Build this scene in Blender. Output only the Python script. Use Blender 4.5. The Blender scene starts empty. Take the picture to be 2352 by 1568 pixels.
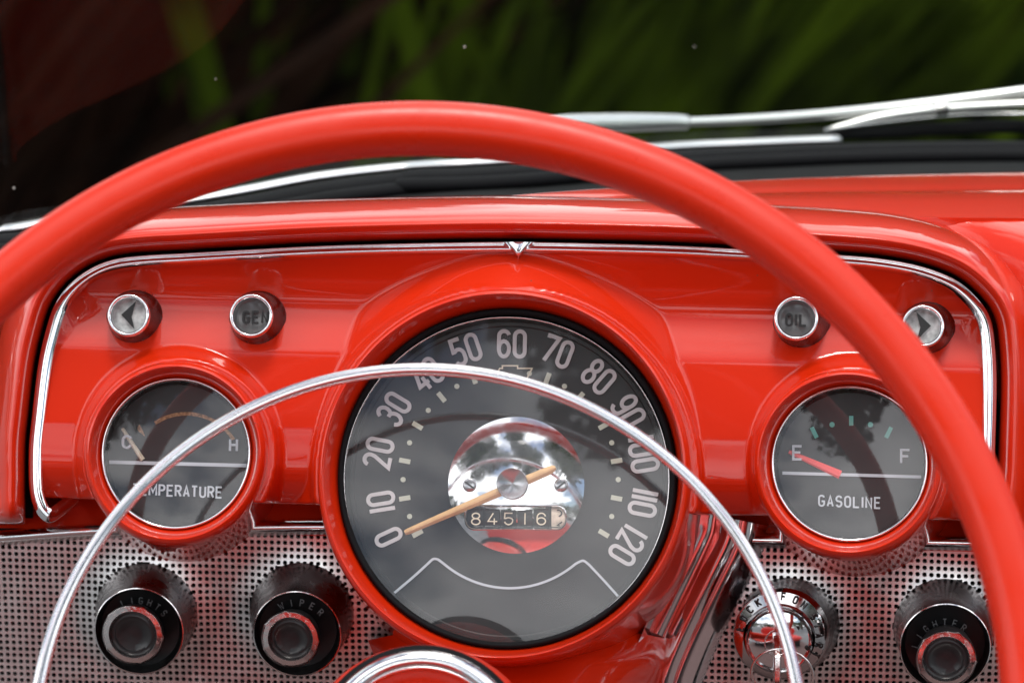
import bpy, math, random
from mathutils import Vector, Matrix
random.seed(7)
R = math.radians
SC = bpy.context.scene
COL = SC.collection

# ------------------------------------------------------------------ camera
# picture measures below are in a 2352 x 1568 pixel frame
FW, FH, FPX = 2352.0, 1568.3, 5930.0
PITCH, YAW = R(10.0), R(4.0)
CAM = Vector((0.0, 0.0, 1.25))
ROT = Matrix.Rotation(YAW, 3, 'Z') @ Matrix.Rotation(math.pi/2 - PITCH, 3, 'X')
cd = bpy.data.cameras.new("camera"); cam = bpy.data.objects.new("camera", cd); COL.objects.link(cam)
cam.matrix_world = Matrix.Translation(CAM) @ ROT.to_4x4()
cd.sensor_width = 36.0; cd.lens = FPX/FW*36.0
cd.clip_start = 0.02; cd.clip_end = 500
cd.dof.use_dof = True; cd.dof.focus_distance = 1.15; cd.dof.aperture_fstop = 8.0
cd.dof.aperture_blades = 0
SC.camera = cam
SC.render.resolution_x = 1024; SC.render.resolution_y = 682

# ------------------------------------------------------------------ sky, sun, exposure
SUN_EL, SUN_AZ = R(76), R(170)
w = bpy.data.worlds.new("World"); SC.world = w; w.use_nodes = True
nt = w.node_tree; nt.nodes.clear()
def wn(t): return nt.nodes.new(t)
o_ = wn('ShaderNodeOutputWorld'); bg = wn('ShaderNodeBackground'); sky = wn('ShaderNodeTexSky')
sky.sky_type = 'NISHITA'; sky.sun_disc = False; sky.sun_elevation = SUN_EL; sky.sun_rotation = SUN_AZ
tc = wn('ShaderNodeTexCoord'); nz = wn('ShaderNodeTexNoise'); nz.inputs['Scale'].default_value = 2.6
nz.inputs['Detail'].default_value = 7; nz.inputs['Roughness'].default_value = 0.55; nz.inputs['Distortion'].default_value = 0.3
mp = wn('ShaderNodeMapping'); mp.inputs['Scale'].default_value = (1, 1, 2.2)
cr = wn('ShaderNodeValToRGB'); cr.color_ramp.elements[0].position = .30; cr.color_ramp.elements[1].position = .62
cr.color_ramp.elements[0].color = (9, 9.6, 10.6, 1); cr.color_ramp.elements[1].color = (25, 25.2, 25.6, 1)
nz2 = wn('ShaderNodeTexNoise'); nz2.inputs['Scale'].default_value = 2.1; nz2.inputs['Detail'].default_value = 8; nz2.inputs['Roughness'].default_value = .5
mp2 = wn('ShaderNodeMapping'); mp2.inputs['Scale'].default_value = (1, 1, 1.9); mp2.inputs['Location'].default_value = (3.1, 1.7, .4)
cov = wn('ShaderNodeMapRange'); cov.inputs[1].default_value = .42; cov.inputs[2].default_value = .50
nt.links.new(tc.outputs['Generated'], mp2.inputs['Vector']); nt.links.new(mp2.outputs[0], nz2.inputs['Vector']); nt.links.new(nz2.outputs['Fac'], cov.inputs[0])
mx = wn('ShaderNodeMix'); mx.data_type = 'RGBA'; nt.links.new(cov.outputs[0], mx.inputs[0])
bg.inputs['Strength'].default_value = 0.1
nt.links.new(tc.outputs['Generated'], mp.inputs['Vector']); nt.links.new(mp.outputs[0], nz.inputs['Vector'])
nt.links.new(nz.outputs['Fac'], cr.inputs[0]); nt.links.new(sky.outputs[0], mx.inputs[6]); nt.links.new(cr.outputs[0], mx.inputs[7])
nt.links.new(mx.outputs[2], bg.inputs[0]); nt.links.new(bg.outputs[0], o_.inputs[0])
sl = bpy.data.lights.new("sun", 'SUN'); sl.energy = 1.5; sl.angle = R(14); sl.color = (1, .96, .9)
so = bpy.data.objects.new("sun", sl); COL.objects.link(so); so.location = (0, -2, 4)
sdir = Vector((math.sin(SUN_AZ)*math.cos(SUN_EL), math.cos(SUN_AZ)*math.cos(SUN_EL), math.sin(SUN_EL)))
so.rotation_euler = sdir.to_track_quat('Z', 'Y').to_euler()
SC.view_settings.view_transform = 'Standard'; SC.view_settings.look = 'None'
SC.view_settings.exposure = 0.22; SC.view_settings.gamma = 1.0; SC.view_settings.use_curve_mapping = False

# ------------------------------------------------------------------ materials
MATS = {}
def mat(name, col, rough=.5, metal=0., coat=0., bump=0., bscale=200., spec=.5, var=0., vscale=30., coat_r=.03, emit=None, rvar=0.):
    m = bpy.data.materials.new(name); m.use_nodes = True; MATS[name] = m
    t = m.node_tree; b = t.nodes['Principled BSDF']
    b.inputs['Base Color'].default_value = (*col, 1); b.inputs['Roughness'].default_value = rough
    b.inputs['Metallic'].default_value = metal; b.inputs['Coat Weight'].default_value = coat
    b.inputs['Coat Roughness'].default_value = coat_r; b.inputs['Coat IOR'].default_value = 1.43; b.inputs['Specular IOR Level'].default_value = spec
    if bump or var or rvar:
        tcn = t.nodes.new('ShaderNodeTexCoord')
    if bump:
        n = t.nodes.new('ShaderNodeTexNoise'); n.inputs['Scale'].default_value = bscale; n.inputs['Detail'].default_value = 4
        bu = t.nodes.new('ShaderNodeBump'); bu.inputs['Strength'].default_value = bump; bu.inputs['Distance'].default_value = .001
        t.links.new(tcn.outputs['Object'], n.inputs['Vector']); t.links.new(n.outputs['Fac'], bu.inputs['Height'])
        t.links.new(bu.outputs[0], b.inputs['Normal'])
        if coat:
            n3 = t.nodes.new('ShaderNodeTexNoise'); n3.inputs['Scale'].default_value = 45; n3.inputs['Detail'].default_value = 2
            b3 = t.nodes.new('ShaderNodeBump'); b3.inputs['Strength'].default_value = .10; b3.inputs['Distance'].default_value = .001
            t.links.new(tcn.outputs['Object'], n3.inputs['Vector']); t.links.new(n3.outputs['Fac'], b3.inputs['Height'])
            t.links.new(bu.outputs[0], b3.inputs['Normal']); t.links.new(b3.outputs[0], b.inputs['Coat Normal'])
    if var:
        n = t.nodes.new('ShaderNodeTexNoise'); n.inputs['Scale'].default_value = vscale; n.inputs['Detail'].default_value = 5
        r = t.nodes.new('ShaderNodeMapRange'); r.inputs[1].default_value = .3; r.inputs[2].default_value = .7
        r.inputs[3].default_value = 1-var; r.inputs[4].default_value = 1+var
        hv = t.nodes.new('ShaderNodeHueSaturation'); hv.inputs['Color'].default_value = (*col, 1)
        t.links.new(tcn.outputs['Object'], n.inputs['Vector']); t.links.new(n.outputs['Fac'], r.inputs[0])
        t.links.new(r.outputs[0], hv.inputs['Value']); t.links.new(hv.outputs[0], b.inputs['Base Color'])
    if rvar:
        n = t.nodes.new('ShaderNodeTexNoise'); n.inputs['Scale'].default_value = vscale*2; n.inputs['Detail'].default_value = 6
        r = t.nodes.new('ShaderNodeMapRange'); r.inputs[1].default_value = .4; r.inputs[2].default_value = .75
        r.inputs[3].default_value = rough; r.inputs[4].default_value = rough+rvar
        t.links.new(tcn.outputs['Object'], n.inputs['Vector']); t.links.new(n.outputs['Fac'], r.inputs[0])
        t.links.new(r.outputs[0], b.inputs['Roughness'])
    return m
RED = (.60, .0205, .0016)
mat('red_paint', RED, .40, coat=1., coat_r=.015, bump=.008, bscale=900, spec=.15)
mat('red_plastic', (.61, .022, .0030), .27, spec=.34, rvar=.16, vscale=25)
mat('red_vinyl', (.55, .02, .012), .45, bump=.2, bscale=300)
mat('chrome', (.80, .80, .81), .045, 1., rvar=.10, vscale=120)
mat('chrome_worn', (.78, .75, .74), .10, 1., rvar=.25, vscale=400)
mat('chrome_reflecting_dark', (.12, .10, .10), .20, 1., rvar=.25, vscale=60)  # dark surroundings that the chrome would mirror are put into its base colour
mat('steel_mesh', (.80, .79, .78), .30, 1., rvar=.15, vscale=50)
mat('steel_brushed', (.42, .42, .43), .20, 1.)
mat('black_plastic', (.012, .012, .013), .30, rvar=.2, vscale=100)
mat('black_rubber', (.007, .007, .008), .75, bump=.15, bscale=600, spec=.12)
mat('black_matte', (.006, .0063, .0066), .8, var=.3, vscale=40, spec=.15)
mat('dark_cavity', (.004, .004, .005), .9)
mat('dial_black', (.011, .0115, .0125), .45, var=.25, vscale=80)
mat('dial_print', (.60, .595, .605), .5)
mat('tick_print', (.52, .55, .45), .5)
mat('line_print', (.55, .60, .65), .4)
mat('needle_orange', (.74, .46, .22), .45, var=.15, vscale=150)
mat('needle_cream', (.66, .60, .46), .5, var=.2, vscale=300)
mat('needle_red', (.95, .09, .09), .4)
mat('teal_print', (.16, .52, .45), .5)
mat('rust_print', (.34, .20, .10), .8, var=.7, vscale=900)
mat('cream_print', (.75, .68, .52), .6)
mat('ivory', (.72, .62, .50), .6, var=.2, vscale=400)
mat('lens_grey', (.42, .43, .42), .25, var=.5, vscale=250)
mat('lens_dark', (.10, .10, .10), .15)
mat('grey_print', (.26, .27, .28), .5)
mat('ink_black', (.006, .006, .006), .4)
mat('leaf_green', (.034, .054, .0013), .9, spec=.08, var=.8, vscale=4)
mat('leaf_dark', (.007, .015, .001), .95, spec=.08, var=.7, vscale=4)
mat('leaf_olive', (.020, .017, .002), .9, spec=.08, var=.7, vscale=4)
mat('leaf_maroon', (.014, .005, .002), .95, spec=.08, var=.5, vscale=2.5)
mat('leaf_crown', (.035, .055, .014), .6, spec=.08, var=.5, vscale=2)
mat('satin_ring', (.84, .84, .86), .07, 1., rvar=.08, vscale=90)
mat('chrome_mid', (.50, .48, .48), .06, 1., rvar=.1, vscale=150)
mat('satin_metal', (.85, .85, .85), .28, 1., rvar=.1, vscale=150)
mat('leaf_mid', (.011, .023, .001), .9, spec=.08, var=.6, vscale=5)
mat('bark', (.05, .035, .025), .9, bump=.6, bscale=30)
mat('ground', (.12, .12, .122), .95, var=.4, vscale=1.2, bump=.5, bscale=20)
mat('treeline', (.035, .05, .018), .9, var=.6, vscale=1.5)
mat('carpet', (.10, .06, .055), .95, var=.3, vscale=60)
mat('dust', (.6, .58, .52), .9)

def speckle(m, col, scale, thr):
    t = MATS[m].node_tree; b = t.nodes['Principled BSDF']; tcn = t.nodes.new('ShaderNodeTexCoord')
    n = t.nodes.new('ShaderNodeTexNoise'); n.inputs['Scale'].default_value = scale; n.inputs['Detail'].default_value = 3
    r = t.nodes.new('ShaderNodeMapRange'); r.inputs[1].default_value = thr; r.inputs[2].default_value = thr+.015
    x = t.nodes.new('ShaderNodeMix'); x.data_type = 'RGBA'; x.inputs[6].default_value = b.inputs['Base Color'].default_value; x.inputs[7].default_value = (*col, 1)
    t.links.new(tcn.outputs['Object'], n.inputs['Vector']); t.links.new(n.outputs['Fac'], r.inputs[0]); t.links.new(r.outputs[0], x.inputs[0]); t.links.new(x.outputs[2], b.inputs['Base Color'])
speckle('red_paint', (.16, .06, .035), 170, .765)
def glass(name, tint, haze=0., rough=.0, ior=1.45):
    m = bpy.data.materials.new(name); m.use_nodes = True; MATS[name] = m
    t = m.node_tree; t.nodes.clear()
    o = t.nodes.new('ShaderNodeOutputMaterial'); tr = t.nodes.new('ShaderNodeBsdfTransparent'); g = t.nodes.new('ShaderNodeBsdfGlossy')
    tr.inputs[0].default_value = (*tint, 1); g.inputs['Roughness'].default_value = rough; g.inputs[0].default_value = (1, 1, 1, 1)
    fr = t.nodes.new('ShaderNodeFresnel')
    ge = t.nodes.new('ShaderNodeNewGeometry'); mr = t.nodes.new('ShaderNodeMapRange')     # a thin pane mirrors alike from both sides
    mr.inputs[3].default_value = ior; mr.inputs[4].default_value = 1/ior
    t.links.new(ge.outputs['Backfacing'], mr.inputs[0]); t.links.new(mr.outputs[0], fr.inputs[0])
    mx1 = t.nodes.new('ShaderNodeMixShader'); t.links.new(fr.outputs[0], mx1.inputs[0]); t.links.new(tr.outputs[0], mx1.inputs[1]); t.links.new(g.outputs[0], mx1.inputs[2])
    last = mx1
    if haze:
        d = t.nodes.new('ShaderNodeBsdfDiffuse'); d.inputs[0].default_value = (.75, .75, .74, 1)
        n = t.nodes.new('ShaderNodeTexNoise'); n.inputs['Scale'].default_value = 45; n.inputs['Detail'].default_value = 6
        tcn = t.nodes.new('ShaderNodeTexCoord'); t.links.new(tcn.outputs['Object'], n.inputs['Vector'])
        r = t.nodes.new('ShaderNodeMapRange'); r.inputs[1].default_value = .3; r.inputs[2].default_value = .7
        r.inputs[3].default_value = haze*.6; r.inputs[4].default_value = haze*1.4
        t.links.new(n.outputs['Fac'], r.inputs[0])
        mx2 = t.nodes.new('ShaderNodeMixShader'); t.links.new(r.outputs[0], mx2.inputs[0])
        t.links.new(mx1.outputs[0], mx2.inputs[1]); t.links.new(d.outputs[0], mx2.inputs[2]); last = mx2
    t.links.new(last.outputs[0], o.inputs[0]); return m
glass('dial_glass', (.97, .97, .97), haze=.012, rough=.03, ior=1.6)
glass('windshield_glass', (.88, .91, .87), haze=.002, ior=1.25)

# ------------------------------------------------------------------ object helpers
ORG = {}
def thing(name, loc, label, cat, group=None):
    o = bpy.data.objects.new(name, None); COL.objects.link(o); o.location = loc; o.empty_display_size = .02
    o['label'] = label; o['category'] = cat
    if group: o['group'] = group
    ORG[o] = Vector(loc); return o
def mk(name, verts, faces, m, parent=None, smooth=35, kind=None, label=None):
    vs = [Vector(v) for v in verts]
    lo = Vector([min(v[i] for v in vs) for i in range(3)]); hi = Vector([max(v[i] for v in vs) for i in range(3)])
    c = (lo+hi)/2
    me = bpy.data.meshes.new(name); me.from_pydata([v-c for v in vs], [], faces); me.update()
    if smooth:
        me.polygons.foreach_set('use_smooth', [True]*len(me.polygons))
        if smooth < 180: me.set_sharp_from_angle(angle=R(smooth))
    me.materials.append(MATS[m])
    o = bpy.data.objects.new(name, me); COL.objects.link(o)
    if parent: o.parent = parent; o.location = c - ORG[parent]
    else: o.location = c
    ORG[o] = c
    if kind: o['kind'] = kind
    if label: o['label'] = label
    return o
class MB:
    def __init__(s): s.v = []; s.f = []
    def add(s, v, f):
        n = len(s.v); s.v += [Vector(p) for p in v]; s.f += [[i+n for i in q] for q in f]; return s
    def build(s, name, m, parent=None, **k): return mk(name, s.v, s.f, m, parent, **k)
def loft(rings, close=True, cap0=False, cap1=False):
    n = len(rings[0]); v = []; f = []
    for r in rings: v += list(r)
    for i in range(len(rings)-1):
        for j in range(n if close else n-1):
            k = (j+1) % n
            f.append([i*n+j, i*n+k, (i+1)*n+k, (i+1)*n+j])
    if cap0: f.append(list(range(n))[::-1])
    if cap1: f.append([(len(rings)-1)*n+j for j in range(n)])
    return v, f
def circle(c, A, B, r, n=64, rb=None):
    rb = r if rb is None else rb
    return [c + A*(r*math.cos(2*math.pi*i/n)) + B*(rb*math.sin(2*math.pi*i/n)) for i in range(n)]
def tube(path, r, n=12, closed=False, ref=Vector((0, 0, 1)), rx=None):
    P = [Vector(p) for p in path]; rings = []
    N = len(P)
    for i, p in enumerate(P):
        a = P[(i-1) % N] if closed or i > 0 else P[i]; b = P[(i+1) % N] if closed or i < N-1 else P[i]
        t = (b-a).normalized(); s = t.cross(ref).normalized(); u = s.cross(t).normalized()
        rr = r[i] if isinstance(r, (list, tuple)) else r
        rings.append(circle(p, s, u, rr*(rx or 1), n, rr))
    if closed: rings.append(rings[0])
    return loft(rings, True, not closed, not closed)
def cat(pts, n):
    """Catmull-Rom through 2D/3D points"""
    P = [Vector(p) for p in pts]; out = []
    for i in range(len(P)-1):
        p0 = P[i-1] if i else P[0]*2-P[1]; p1 = P[i]; p2 = P[i+1]; p3 = P[i+2] if i+2 < len(P) else P[-1]*2-P[-2]
        for k in range(n):
            t = k/n
            out.append(.5*((2*p1)+(p2-p0)*t+(2*p0-5*p1+4*p2-p3)*t*t+(3*p1-p0-3*p2+p3)*t**3))
    out.append(P[-1]); return out

# ------------------------------------------------------------------ picture -> place
def ray(px, py):
    return (ROT @ Vector(((px-FW/2)/FPX, -(py-FH/2)/FPX, -1.0)))     # unit depth along view axis
def at_depth(px, py, d): return CAM + ray(px, py)*d
def hit(px, py, p0, n):
    r = ray(px, py); return CAM + r*((p0-CAM).dot(n)/r.dot(n))
AL = R(15.5)                                        # the gauge panel leans back
N = Vector((0, -math.cos(AL), math.sin(AL))); X = Vector((1, 0, 0)); V = Vector((0, math.sin(AL), math.cos(AL)))
O = at_depth(1165, 1095, 1.15)
def D(px, py, t=0.): return hit(px, py, O+N*t, N)      # point of the panel plane, t metres in front of it
S = 1.15/FPX                                       # metres per picture pixel on the panel
AM = R(-2.0)
NM = Vector((0, -math.cos(AM), math.sin(AM))); VM = Vector((0, math.sin(AM), math.cos(AM)))
OM = D(1176, 1240, -.052)
def M(px, py, d=0.): return hit(px, py, OM+NM*d, NM)   # point of the lower mesh panel
SM = (OM-CAM).length/FPX
def lathe(c0, c1, prof, n=96, A=X, B=V, cap0=False, cap1=False):
    """prof: (depth fraction from c0 to c1, radius)"""
    return loft([circle(c0.lerp(c1, s), A, B, r, n) for s, r in prof], True, cap0, cap1)
def torus(c, A, B, R_, r, n=96, m=12, rn=None):
    Nn = A.cross(B).normalized(); rn = rn or r; rings = []
    for i in range(n+1):
        a = 2*math.pi*i/n; d = A*math.cos(a)+B*math.sin(a)
        rings.append([c + d*(R_ + r*math.cos(2*math.pi*j/m)) + Nn*(rn*math.sin(2*math.pi*j/m)) for j in range(m)])
    return loft(rings, True)

# ------------------------------------------------------------------ stroke lettering
def arc(cx, cy, rx, ry, a0, a1, n=10):
    return [(cx+rx*math.cos(R(a0+(a1-a0)*i/n)), cy+ry*math.sin(R(a0+(a1-a0)*i/n))) for i in range(n+1)]
def glyph(ch, W=.42):
    h = W/2; c = lambda *a: arc(*a)
    up = 1-h; q = .27
    G = {
     '0': [(c(h, up, h, h, 0, 180)+c(h, h, h, h, 180, 360), True)], 'O': [(c(h, up, h, h, 0, 180)+c(h, h, h, h, 180, 360), True)],
     '1': [([(h, 0), (h, 1)], False)], 'I': [([(h, 0), (h, 1)], False)],
     '2': [(c(h, up, h, h, 170, -20)+[(W*.9, .62), (0, 0), (W, 0)], False)],
     '3': [(c(h, 1-q*.95, h, q*.95, 160, -75), False), (c(h, q, h, q, 85, -160), False), ([(h*.75, .53), (h*1.2, .53)], False)],
     '4': [([(W*.62, 1), (0, .28), (W*1.1, .28)], False), ([(W*.75, .55), (W*.75, 0)], False)],
     '5': [([(W*.95, 1), (.06*W, 1), (.02*W, .54)]+c(h, .36, h, .24, 130, 0)+c(h, h, h, h, 0, -160), False)],
     '6': [(c(h, .3, h, .3, 0, 360, 20), True), (c(h, up, h, h, 15, 180)+[(0, .3)], False)],
     '7': [([(0, .9), (0, 1), (W, 1), (W*.3, 0)], False)],
     '8': [(c(h, .26, h, .26, 0, 360, 20), True), (c(h, .765, h*.88, .235, 0, 360, 20), True)],
     '9': [(c(h, .7, h, .3, 0, 360, 20), True), (c(h, h, h, h, 195, 360)+[(W, .7)], False)],
     'A': [([(0, 0), (h, 1), (W, 0)], False), ([(W*.2, .3), (W*.8, .3)], False)],
     'C': [(c(h, up, h, h, 20, 180)+c(h, h, h, h, 180, 340), False)],
     'D': [([(0, 0), (0, 1)]+c(h, up, h, h, 90, 0)+c(h, h, h, h, 0, -90), True)],
     'E': [([(W, 1), (0, 1), (0, 0), (W, 0)], False), ([(0, .52), (W*.85, .52)], False)],
     'F': [([(W, 1), (0, 1), (0, 0)], False), ([(0, .52), (W*.85, .52)], False)],
     'G': [(c(h, up, h, h, 20, 180)+c(h, h, h, h, 180, 360)+[(W, .45), (h, .45)], False)],
     'H': [([(0, 0), (0, 1)], False), ([(W, 0), (W, 1)], False), ([(0, .52), (W, .52)], False)],
     'K': [([(0, 0), (0, 1)], False), ([(W, 1), (0, .42)], False), ([(W*.3, .58), (W, 0)], False)],
     'L': [([(0, 1), (0, 0), (W, 0)], False)],
     'M': [([(0, 0), (0, 1), (h, .3), (W, 1), (W, 0)], False)],
     'N': [([(0, 0), (0, 1), (W, 0), (W, 1)], False)],
     'P': [([(0, 0), (0, 1), (W-.24, 1)]+c(W-.24, .75, .24, .25, 90, -90)+[(0, .5)], False)],
     'R': [([(0, 0), (0, 1), (W-.24, 1)]+c(W-.24, .75, .24, .25, 90, -90)+[(0, .5)], False), ([(h, .5), (W, 0)], False)],
     'S': [(c(h, 1-q, h, q, 20, 225, 12)+c(h, q, h, q, 50, -160, 12), False)],
     'T': [([(0, 1), (W, 1)], False), ([(h, 1), (h, 0)], False)],
     'U': [([(0, 1), (0, h)]+c(h, h, h, h, 180, 360)+[(W, 1)], False)],
     'W': [([(0, 1), (W*.25, 0), (h, .7), (W*.75, 0), (W, 1)], False)],
    }
    return G[ch]
def ribbon(mb, pts, closed, wd, fn, h):
    """flat raised stroke through 2D pts; fn(x, y, z) -> place"""
    P = []
    for p in pts:
        if not P or (P[-1]-Vector(p)).length > 1e-5: P.append(Vector(p))
    if closed and (P[0]-P[-1]).length < 1e-5: P.pop()
    n = len(P); v = []
    for i in range(n):
        a = P[i-1] if (i or closed) else None; b = P[(i+1) % n] if (i < n-1 or closed) else None
        d1 = (P[i]-a).normalized() if a is not None else None; d2 = (b-P[i]).normalized() if b is not None else None
        if d1 is None: d1 = d2
        if d2 is None: d2 = d1
        n1 = Vector((-d1.y, d1.x)); n2 = Vector((-d2.y, d2.x)); m = n1+n2
        if m.length < .3: m = n1.copy()
        m.normalize(); k = min(1/max(m.dot(n1), .3), 1.8)*wd/2
        L = P[i]+m*k; Q = P[i]-m*k
        v += [fn(L.x, L.y, h), fn(Q.x, Q.y, h), fn(Q.x, Q.y, 0), fn(L.x, L.y, 0)]
    f = []
    for i in range(n if closed else n-1):
        j = (i+1) % n
        for k in range(4):
            l = (k+1) % 4; f.append([i*4+k, i*4+l, j*4+l, j*4+k])
    if not closed: f += [[3, 2, 1, 0], [(n-1)*4+k for k in range(4)]]
    mb.add(v, f)
def text(mb, s, c, A, B, height, W=.42, stroke=.13, gap=.2, h=.0004, widths={}):
    """lettering centred on c, A right, B up"""
    Nn = A.cross(B).normalized(); ws = [widths.get(ch, .02 if ch in '1I' else (W*1.35 if ch in 'MW' else W)) for ch in s]
    tot = sum(ws)+gap*(len(s)-1); x0 = -tot/2
    for ch, wch in zip(s, ws):
        for i, (pts, cl) in enumerate(glyph(ch, wch)):
            # slight height difference between crossing strokes keeps their tops apart
            ribbon(mb, [(p[0]+x0, p[1]-.5) for p in pts], cl, stroke, lambda x, y, z: c + A*(x*height)+B*(y*height)+Nn*z, h*(1+.12*i))
        x0 += wch+gap
    return mb
def disc(c, A, B, r, h, n=24, dome=0.):
    Nn = A.cross(B).normalized()
    rings = [circle(c, A, B, r, n), circle(c+Nn*h, A, B, r, n)]
    if dome:
        for k in (1, 2, 3, 4, 5, 6):
            a = k/6.5*math.pi/2; rings.append(circle(c+Nn*(h+dome*math.sin(a)), A, B, r*math.cos(a), n))
    return loft(rings, True, True, True)
def box(c, A, B, C, a, b, d):
    v = [c+A*(a*i)+B*(b*j)+C*(d*k) for i in (-1, 1) for j in (-1, 1) for k in (-1, 1)]
    return v, [[0, 1, 3, 2], [4, 6, 7, 5], [0, 4, 5, 1], [2, 3, 7, 6], [0, 2, 6, 4], [1, 5, 7, 3]]

# ================================================================== THE SETTING
g = mk('ground', [(-150, -150, 0), (150, -150, 0), (150, 150, 0), (-150, 150, 0)], [[0, 1, 2, 3]], 'ground', smooth=0, kind='structure')
# far trees round the meadow, one mass (only mirrored in the chrome)
mb = MB(); rng = random.Random(3)
for k in range(2600):
    a = rng.uniform(0, 2*math.pi); rad = rng.uniform(34, 44); top = 4.6+1.2*math.sin(a*5+1)+.8*math.sin(a*13)+.5*math.sin(a*29)
    z = top*rng.random()**.7; s = rng.uniform(.5, 1.3)
    c = Vector((rad*math.cos(a), rad*math.sin(a), z))
    d = Vector((rng.gauss(0, 1), rng.gauss(0, 1), rng.gauss(0, 1))).normalized(); e = d.orthogonal().normalized(); e2 = d.cross(e)
    mb.add([c+e*s, c+e2*s, c-e*s, c-e2*s], [[0, 1, 2, 3]])
o = mb.build('distant_trees', 'treeline', smooth=0, kind='stuff')
o['label'] = 'dark far-off trees around the meadow'; o['category'] = 'trees'

tree = thing('overhanging_tree', (6.5, -9.5, 0), 'tall leafy tree standing behind the car', 'tree')
mk('trunk', *tube([(6.5, -9.5, 0), (6.4, -9.5, 2), (6.0, -9.4, 4), (4.5, -9.2, 6.5), (3.0, -9.0, 8.5)], [.30, .24, .20, .13, .05], 14, ref=Vector((0, 1, 0))), 'bark', tree)
mb = MB(); rng = random.Random(21)
cl = [(Vector((rng.uniform(-7.5, 8.5), rng.uniform(-11, -6.8), rng.uniform(5.9, 9.2))), rng.uniform(.8, 1.4)) for k in range(44)]
for c, rad in cl:
    for k in range(330):
        d = Vector((rng.gauss(0, 1), rng.gauss(0, 1), rng.gauss(0, 1))).normalized()*rad*rng.random()**.4
        n = Vector((rng.gauss(0, 1), rng.gauss(0, 1), rng.gauss(.4, 1))).normalized(); e = n.orthogonal().normalized(); e2 = n.cross(e); q = rng.uniform(.07, .17)
        mb.add([c+d+e*q*1.5, c+d+e2*q, c+d-e*q*1.5, c+d-e2*q], [[0, 1, 2, 3]])
mb.build('crown', 'leaf_crown', tree, smooth=0, kind='stuff')

def clump(x, y, h, spread, n, m, label, seed=1, lean=.35):
    t = thing('grass_clump', (x, y, 0), label, 'tall grass', 'clumps of tall grass beyond the windshield'); r = random.Random(seed); lv = MB()
    for k in range(n):
        bx, by = x+r.gauss(0, spread), y+r.uniform(-.35, .35); L = h*r.uniform(.75, 1.25); wd = r.uniform(.010, .034)
        le = r.gauss(lean, .20); fo = r.gauss(-.05, .25); bend = r.uniform(.2, .9); s = Vector((math.cos(r.uniform(-.9, .9)), math.sin(r.uniform(-.9, .9)), 0))
        v = []
        for q in (0, .3, .55, .75, .9, 1):
            c = Vector((bx+L*(le*q+.35*bend*le*q*q), by+L*fo*q, L*(q-.30*bend*q*q))); ww = wd*(1-q**3)+.001; v += [c-s*ww, c+s*ww]
        lv.add(v, [[2*a, 2*a+1, 2*a+3, 2*a+2] for a in range(5)])
    lv.build('blades', m, t, smooth=180, kind='stuff')
clump(-1.75, 4.6, 1.7, .30, 420, 'leaf_maroon', 'dark brown tall grass at the left edge behind the windshield', 11, .45)
clump(-1.08, 5.0, 1.7, .22, 320, 'leaf_olive', 'olive brown tall grass between the brown and the bright green clump', 12, .40)
clump(-.42, 4.7, 1.7, .24, 420, 'leaf_green', 'bright green tall grass behind the top of the steering wheel', 13, .30)
clump(.02, 5.3, 1.7, .24, 300, 'leaf_mid', 'mid-green tall grass right of the brightest clump', 14, .25)
clump(.55, 5.6, 1.7, .32, 420, 'leaf_dark', 'dark green tall grass at the right edge behind the wiper', 15, .25)
# dense dark hedge behind the grass
mb = MB(); rng = random.Random(9)
for k in range(26000):
    p = Vector((rng.uniform(-7, 7), rng.uniform(6.4, 8.4), 0)); p.z = rng.uniform(0, 1)*(3.7+.6*math.sin(p.x*1.7)+.5*math.sin(p.x*4.1))
    d = Vector((rng.gauss(0, 1), rng.gauss(-.6, 1), rng.gauss(.3, 1))).normalized(); e = d.orthogonal().normalized(); s = rng.uniform(.06, .16)
    e2 = d.cross(e); mb.add([p+e*s*1.6, p+e2*s, p-e*s*1.6, p-e2*s], [[0, 1, 2, 3]])
o = mb.build('hedge', 'leaf_dark', smooth=0, kind='stuff'); o['label'] = 'dense dark green hedge behind the tall grass'; o['category'] = 'hedge'

# ================================================================== DASHBOARD
dash = thing('dashboard', D(1176, 1165, -.05), 'glossy orange-red metal car dashboard with chrome trim and perforated lower panel', 'dashboard')
# trim path (outer edge of the chrome surround)
TP0 = [(182, 1150), (152, 1177), (121, 1198), (100, 1194), (80, 1168), (68, 1120), (67, 1030), (74, 955), (88, 838), (104, 765), (124, 704), (158, 656), (206, 619), (262, 597), (330, 588), (420, 583),
       (560, 575), (735, 566), (950, 560), (1176, 557), (1400, 561), (1562, 566), (1716, 574), (1920, 586), (2030, 596), (2120, 614), (2195, 644), (2247, 688), (2275, 733), (2285, 794), (2289, 880), (2286, 1010), (2282, 1100), (2270, 1180), (2250, 1240)]
TP = cat([(a, b) for a, b in TP0], 7)
def nrm(P, i):
    a = P[max(i-1, 0)]; b = P[min(i+1, len(P)-1)]; d = (b-a).normalized(); return Vector((d.y, -d.x))   # outward (up on the top run)
def sweep(path, prof, plane, mod=None):
    rings = []
    for i, p in enumerate(path):
        n = nrm(path, i); ring = []
        for s, t in prof:
            if mod: s2, t2 = mod(p, s, t)
            else: s2, t2 = s, t
            q = p+n*s2; ring.append(plane(q.x, q.y, t2))
        rings.append(ring)
    return loft(rings, False)
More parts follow.
